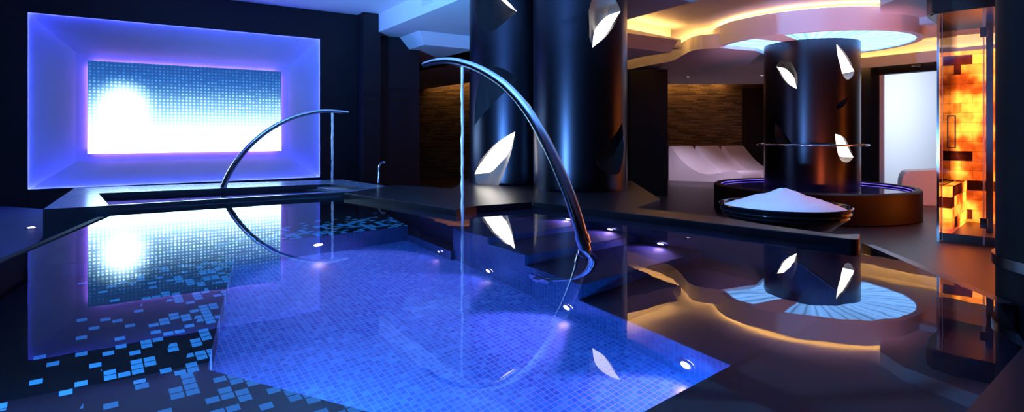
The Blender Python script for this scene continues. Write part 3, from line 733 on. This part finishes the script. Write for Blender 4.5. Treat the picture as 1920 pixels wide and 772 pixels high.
# added lamps, unseen on bench faces turned away, to brighten the pool
for (x, y), dv, lab in (((-.80, 1.785), (-.05, 1.), 'added unseen lamp on the left near bench face, by the mosaic corner'), ((-.62, 1.713), (.25, .97), 'added unseen lamp on the left near bench face, further right'), ((-.28, 1.575), (.35, .93), 'added unseen lamp on the left near bench face, under the viewer'), ((.75, 1.93), (-.6, .8), 'added unseen lamp on the right near bench face')):
    lamp(x+dv[0]*.012, y+dv[1]*.012, dz(.90), dv, lab, LP*.85, .022, (.03, .30, 1.), 1.25, down=-.6)
lamp(-1.93, 1.75, dz(.28), (1., -.05), 'added fill lamp on the left pool wall just outside the view', 30., .022, (.14, .40, 1.), 1.4)  # added out of view to brighten the side bench mosaic
lamp(-.45, -.02, dz(.22), (-.35, 1.), 'added fill lamp on the pool wall beneath the viewer', 12., .022, (.14, .40, 1.), 1.4)  # added under the camera to brighten the near bench
# added fill lights, unseen on the floor, to brighten ceiling and columns
def fill_uplight(x, y, z, aim, col, power, cone, label):
    t = thing('fill_uplight', (x, y, z), label, 'lamp', 'added fill lights standing on the floor')
    part('can', lathe([(0, 0), (.09, 0), (.09, .16), (.075, .16), (.07, .12), (0, .12)], 32), M['steeldark'], t, True)
    part('lens', lathe([(0, .128), (.068, .125)], 32), M['lamp'], t, True)
    L = bpy.data.lights.new('fill_uplight_beam', 'SPOT'); L.energy = power; L.color = col; L.spot_size = math.radians(cone); L.spot_blend = .7; L.shadow_soft_size = .07
    lo = bpy.data.objects.new('fill_uplight_beam', L); C.objects.link(lo); lo.parent = t; lo.location = (0, 0, .15)
    lo.rotation_euler = (Vector(aim)-Vector((x, y, z))).to_track_quat('-Z', 'Y').to_euler()
fill_uplight(-2.95, 1.5, CZ-.83, (-.3, 5.2, 3.2), (.13, .40, 1.), 3900., 78, 'added blue fill light on the slate floor left of the viewer')
fill_uplight(-3.2, -1.2, CZ-.83, (-2.0, 5.2, 3.25), (.05, .20, 1.), 3000., 50, 'added blue fill light on the slate floor behind the viewer')
fill_uplight(3.6, 6.9, 0., (5.0, 9.6, 2.9), (.95, .52, .95), 300., 52, 'added pink fill light on the plank floor behind the salt bowl')  # added to tint the ring drum pink
fill_uplight(4.7, 4.8, 0., (5.3, 9.2, 1.8), (1., .17, .05), 400., 46, 'added amber fill light on the plank floor right of the pool')  # added out of view for the red streak on the far column
def fill_downlight(x, y, z, aim, col, power, label, cone=62, group='added fill lights over the loungers'):  # added fixtures, put in to brighten the salt bowl and loungers
    t = thing('fill_downlight', (x, y, z), label, 'lamp', group)
    part('ring', lathe([(.05, 0), (.05, -.012), (.036, -.012), (.036, 0)], 24), M['white'], t, True)
    part('lens', lathe([(0, -.004), (.036, -.004)], 24), M['lens'], t, True)
    L = bpy.data.lights.new('fill_downlight_beam', 'SPOT'); L.energy = power; L.color = col; L.spot_size = math.radians(cone); L.spot_blend = .8; L.shadow_soft_size = .035
    lo = bpy.data.objects.new('fill_downlight_beam', L); C.objects.link(lo); lo.parent = t; lo.location = (0, 0, -.03)
    lo.rotation_euler = (Vector(aim)-Vector((x, y, z))).to_track_quat('-Z', 'Y').to_euler()
fill_downlight(5.5, 5.0, H1, (2.7, 5.38, .8), (1., .26, .32), 210., 'added pink fill light pointed at the salt bowl from the right', 18, None)
fill_downlight(-.6, 3.4, H0, (2.5, 5.40, .8), (.15, .46, 1.), 900., 'added blue fill light pointed at the salt bowl across the pool', 20, None)
fill_downlight(4.6, 14.9, CZ+1.49, (5.3, 15.9, .0), (.85, .66, 1.), 260., 'added fill light above the near end of the lounger row')
fill_downlight(6.4, 14.6, CZ+1.49, (7.0, 15.7, .0), (.85, .62, .95), 200., 'added fill light above the far end of the lounger row')
# lamp let into the left floor
fl = thing('floor_lamp', (-4.2, 4.98, CZ-.83), 'small round light let into the slate floor left of the tub', 'lamp')
part('bezel', lathe([(.045, 0.), (.045, .006), (.03, .008)], 24), M['bezel'], fl, True)
part('lens', lathe([(0, .012), (.02, .011), (.03, .006)], 24), M['lamp'], fl, True)

# ------------------------------------------------------------------ salt bowl on the coping
BC = (2.57, 5.40); BS = 1.51; BZ = .49
bw = thing('salt_bowl', (*BC, 0), 'wide shallow black bowl heaped with salt standing behind the stone coping', 'bowl')
me = lathe([(0, .0), (.25, .0), (.27, .006), (.30, .035), (.355, .075), (.362, .083), (.355, .090), (.370, .100), (.374, .108), (.366, .116), (.379, .132), (.382, .142), (.374, .147), (.366, .143), (.355, .12), (.28, .06), (0, .04)], 96)
me.transform(Matrix.Translation((0, 0, BZ)) @ Matrix.Diagonal((BS, BS, BS, 1)))
part('vessel', me, M['bowl'], bw, True)
part('pedestal', lathe([(.0, 0), (.30, 0), (.30, .03), (.20, .06), (.17, .25), (.22, .44), (.36, BZ+.01), (0, BZ+.01)], 64), M['bowl'], bw, True)
bm = bmesh.new(); NR, NA = 26, 96; rows = []
cen = bm.verts.new((0, 0, .245))
for j in range(1, NR+1):
    r = .350*j/NR; row = []
    for i in range(NA):
        a = 2*PI*i/NA; h = .128+.117*(1-(j/NR))**.92
        h += .006*math.sin(a*3+j*.5)*(1-j/NR) + random.uniform(-.0022, .0022)
        row.append(bm.verts.new((r*math.cos(a), r*math.sin(a), h)))
    rows.append(row)
for i in range(NA): bm.faces.new((cen, rows[0][i], rows[0][(i+1) % NA]))
for a, b in zip(rows, rows[1:]):
    for i in range(NA): bm.faces.new((a[i], b[i], b[(i+1) % NA], a[(i+1) % NA]))
me = finish(bm, True); me.transform(Matrix.Diagonal((BS, BS, BS, 1)))
so = link('salt_heap', me, M['salt'], None, (*BC, BZ))
tag(so, 'heap of coarse white salt filling the wide black bowl', 'salt', None, 'stuff')

# ------------------------------------------------------------------ loungers
PROF = [(0, .0), (0, 1.0), (.05, 1.01), (.10, .96), (.28, .72), (.52, .47), (.80, .29), (1.06, .22), (1.32, .24), (1.58, .30), (1.78, .335), (1.92, .315), (1.99, .24), (2.01, .14), (2.0, .0)]
PROF2 = [(0, .0), (-.03, .10), (-.03, .35), (.0, .50), (.08, .60), (.20, .64), (.7, .66), (1.4, .70), (2.0, .72), (2.06, .70), (2.08, .0)]
def lounger(p, el, ew, sc, label, group, zs=1., prof=None):
    t = thing('wave_lounger', (p[0], p[1], 0), label, 'lounger', group)
    pr_ = [Vector((q[0], q[1], 0)) for q in (prof or PROF)]
    top = [pr_[0]]+catmull(pr_[1:], 4); bm_ = bmesh.new(); L, R_ = [], []
    for q in top:
        for lst, w in ((L, .035), (R_, .945)):
            lst.append(bm_.verts.new((el[0]*q.x*sc+ew[0]*w, el[1]*q.x*sc+ew[1]*w, q.y*zs)))
    n = len(top)
    for i in range(n): bm_.faces.new((L[i], L[(i+1) % n], R_[(i+1) % n], R_[i]))
    bm_.faces.new(L); bm_.faces.new(R_[::-1])
    bmesh.ops.bevel(bm_, geom=[e for e in bm_.edges if len({v in set(L) for v in e.verts}) == 1 and min(v.co.z for v in e.verts) > .02], offset=.025, segments=2, affect='EDGES', profile=.5)
    part('shell', finish(bm_, True), M['lounger'], t, True)
    return t
for k, nm in enumerate(('first white wave lounger, its whole side showing beside the black pier', 'middle white wave lounger of the row of three', 'last white wave lounger of the row, closest to the far column')):
    lounger((4.56+.85*k, 16.7+.22*k), (.90, -.42), (.80, .34), 1., nm, 'white wave loungers by the stone wall', 1.0)
lounger((7.62, 11.12), (.85, -.45), (.36, .66), .55, 'white curved daybed in front of the lit glass door', None, 1., PROF2)

# ------------------------------------------------------------------ lit glass door
dd = Vector((.56, -.83)).normalized(); dn = Vector((-dd.y, dd.x))*-1
door = thing('glass_door', (8.08, 12.80, 0), 'tall frosted glass door glowing white in a black frame', 'door', rz=math.atan2(dd.y, dd.x), kind='thing')
DWd, DHt = 2.6, 2.70
bm = bmesh.new(); box_bm(bm, (.09, .0, 1.43), .16, .14, 2.86); box_bm(bm, (DWd/2+.1, 0, 2.77), DWd+.2, .14, .18); box_bm(bm, (DWd+.12, 0, 1.43), .16, .14, 2.86)
part('frame', finish(bm), M['black'], door, True)
bm = bmesh.new(); box_bm(bm, (DWd/2+.1, .03, 1.36), DWd-.1, .03, 2.62); part('glass_panel', finish(bm), M['door'], door, True)
bm = bmesh.new(); box_bm(bm, (.21, -.01, 1.36), .09, .05, 2.62); part('side_jamb', finish(bm), M['plaster'], door, True)
bm = bmesh.new(); box_bm(bm, (.9, -.08, 2.80), .16, .05, .05); part('door_closer', finish(bm), M['steeldark'], door, True)

# ------------------------------------------------------------------ salt cabin
cab = thing('salt_cabin', (6.2, 7.6, 0), 'glass fronted salt cabin glowing orange beside the black pillar', 'cabin')
A, B_, Cc = Vector((5.46, 7.30)), Vector((6.95, 5.81)), Vector((6.52, 8.36))
e = (B_-A).normalized(); nrm = Vector((.7071, .7071))
CT = CZ+1.53
def slab(p, q, th, z0, z1): return prism(wallslab(p, q, th, 0, 0), z0, z1)
m1 = A+e*.45
part('glass_panel', slab(tuple(A+e*.02), tuple(m1-e*.01), .010, .01, CT), M['glass'], cab)
gd = part('glass_door', slab(tuple(m1+e*.01), tuple(B_), .010, .01, CT), M['glass'], cab)
part('side_glass', slab(tuple(A+nrm*.02), tuple(Cc), -.010, .01, CT), M['glassar'], cab)
for q in (A+e*.035, m1-e*.010, m1+e*.004):
    part('glass_edge', prism([tuple(q-nrm*.004), tuple(q+e*.007-nrm*.004), tuple(q+e*.007+nrm*.012), tuple(q+nrm*.012)], .01, CT), M['edge'], cab)
for z in (2.62, .28):
    part('hinge', prism(wallslab(tuple(m1-e*.035-nrm*.008), tuple(m1+e*.035-nrm*.008), .028, 0, 0), z-.06, z+.06), M['steeldark'], gd)
hp = A+e*.10-nrm*.03
bm = bmesh.new()
for du, dzc, sx, sz in ((0, 0, .012, .40), (.075, 0, .012, .40), (.0375, .2, .087, .012), (.0375, -.2, .087, .012)):
    q = hp+e*du; box_bm(bm, (q.x, q.y, 1.40+dzc), sx, .014, sz, math.atan2(e.y, e.x))
part('handle', finish(bm), M['black'], cab)
part('corner_post', prism([tuple(A-e*.015-nrm*.01), tuple(A+e*.012-nrm*.01), tuple(A+e*.012+nrm*.018), tuple(A-e*.015+nrm*.018)], 0, CT), M['steel'], cab)
pp = Vector((6.12, 7.36))
part('inner_post', prism([tuple(pp), tuple(pp+e*.07), tuple(pp+e*.07+nrm*.05), tuple(pp+nrm*.05)], 0, CT), M['steeldark'], cab)
part('salt_wall', prism(wallslab(tuple(Cc), tuple(Cc+e*4.6), .12, 0, 0), .10, 2.58), M['saltw'], cab)
part('low_salt_wall', prism(wallslab(tuple(A+nrm*.10+e*.02), tuple(Cc+e*.02), -.10, 0, 0), .10, .70), M['saltl'], cab)
part('base_plinth', prism([tuple(A+nrm*.10+e*.03), tuple(B_+e*1.5+nrm*.1), tuple(Cc+e*4.6), tuple(Cc)], 0.0, .10), M['capdark'], cab)
# roof: dark drum with mahogany underside, rounded at its left corner
roof = [tuple(A-e*.06-nrm*.05), tuple(A-e*.14+nrm*.10), tuple(A-e*.16+nrm*.35), tuple(Cc-e*.12+nrm*.15), tuple(Cc+e*4.6+nrm*.15), tuple(B_+e*1.5-nrm*.08), tuple(A+e*.15-nrm*.10)]
part('roof_drum', prism(roof, CT+.012, CT+.24), M['capdark'], cab)
roof2 = [tuple(Vector(p)*.97+Vector((6.6, 7.0))*.03) for p in roof]
part('roof_soffit', prism(roof2, CT-.004, CT+.012), M['cap'], cab)
for k, (t, z) in enumerate(((.30, .62), (.42, .45))):
    q = Cc+e*t-nrm*.02
    L_ = lathe([(0, .02), (.016, .012), (.02, 0)], 16)
    part('salt_lamp', L_, M['lens'], cab).location = Vector((q.x, q.y, z))-Vector(cab.location)
# soffit drum above the cabin
struct('trim_7', prism([(5.05, 7.35), (5.10, 7.9), (5.7, 8.8), (9.0, 8.6), (9.0, 4.6), (6.6, 5.0), (5.3, 6.7)], CT+.24, H1), M['white'], 'pale ceiling drum over the salt cabin', 'trim')

# ------------------------------------------------------------------ near black pillar
pil = thing('round_pillar', (2.16, 2.085, 0), 'plain black pillar standing at the near right end of the pool', 'pillar', kind='thing')
part('shaft', lathe([(0, 0), (.30, 0), (.30, H0), (0, H0)], 96), M['black'], pil, True)
part('base_ring', lathe([(.30, WZ+.11), (.312, WZ+.11), (.312, WZ+.15), (.30, WZ+.15)], 96), M['steeldark'], pil, True)

# ------------------------------------------------------------------ camera, world, output
cam = bpy.data.cameras.new('camera'); co = bpy.data.objects.new('camera', cam); C.objects.link(co)
co.location = (0, 0, CZ); co.rotation_euler = (PI/2, 0, 0)
cam.sensor_width = 36; cam.lens = 36*1069/1920; cam.shift_y = -136/1920; cam.clip_start = .02; cam.clip_end = 100
sc = bpy.context.scene; sc.camera = co
wd = bpy.data.worlds.new('world'); sc.world = wd; wd.use_nodes = True
wd.node_tree.nodes['Background'].inputs[0].default_value = (.02, .03, .08, 1); wd.node_tree.nodes['Background'].inputs[1].default_value = .0
sc.view_settings.view_transform = 'Standard'; sc.view_settings.look = 'None'; sc.view_settings.gamma = 1; sc.view_settings.exposure = 0.
sc.view_settings.use_curve_mapping = False
cy = sc.cycles
cy.use_denoising = True
cy.max_bounces = 10; cy.diffuse_bounces = 4; cy.glossy_bounces = 6; cy.transmission_bounces = 8; cy.transparent_max_bounces = 12
cy.caustics_reflective = True; cy.caustics_refractive = True; cy.blur_glossy = .5
cy.sample_clamp_indirect = 6.
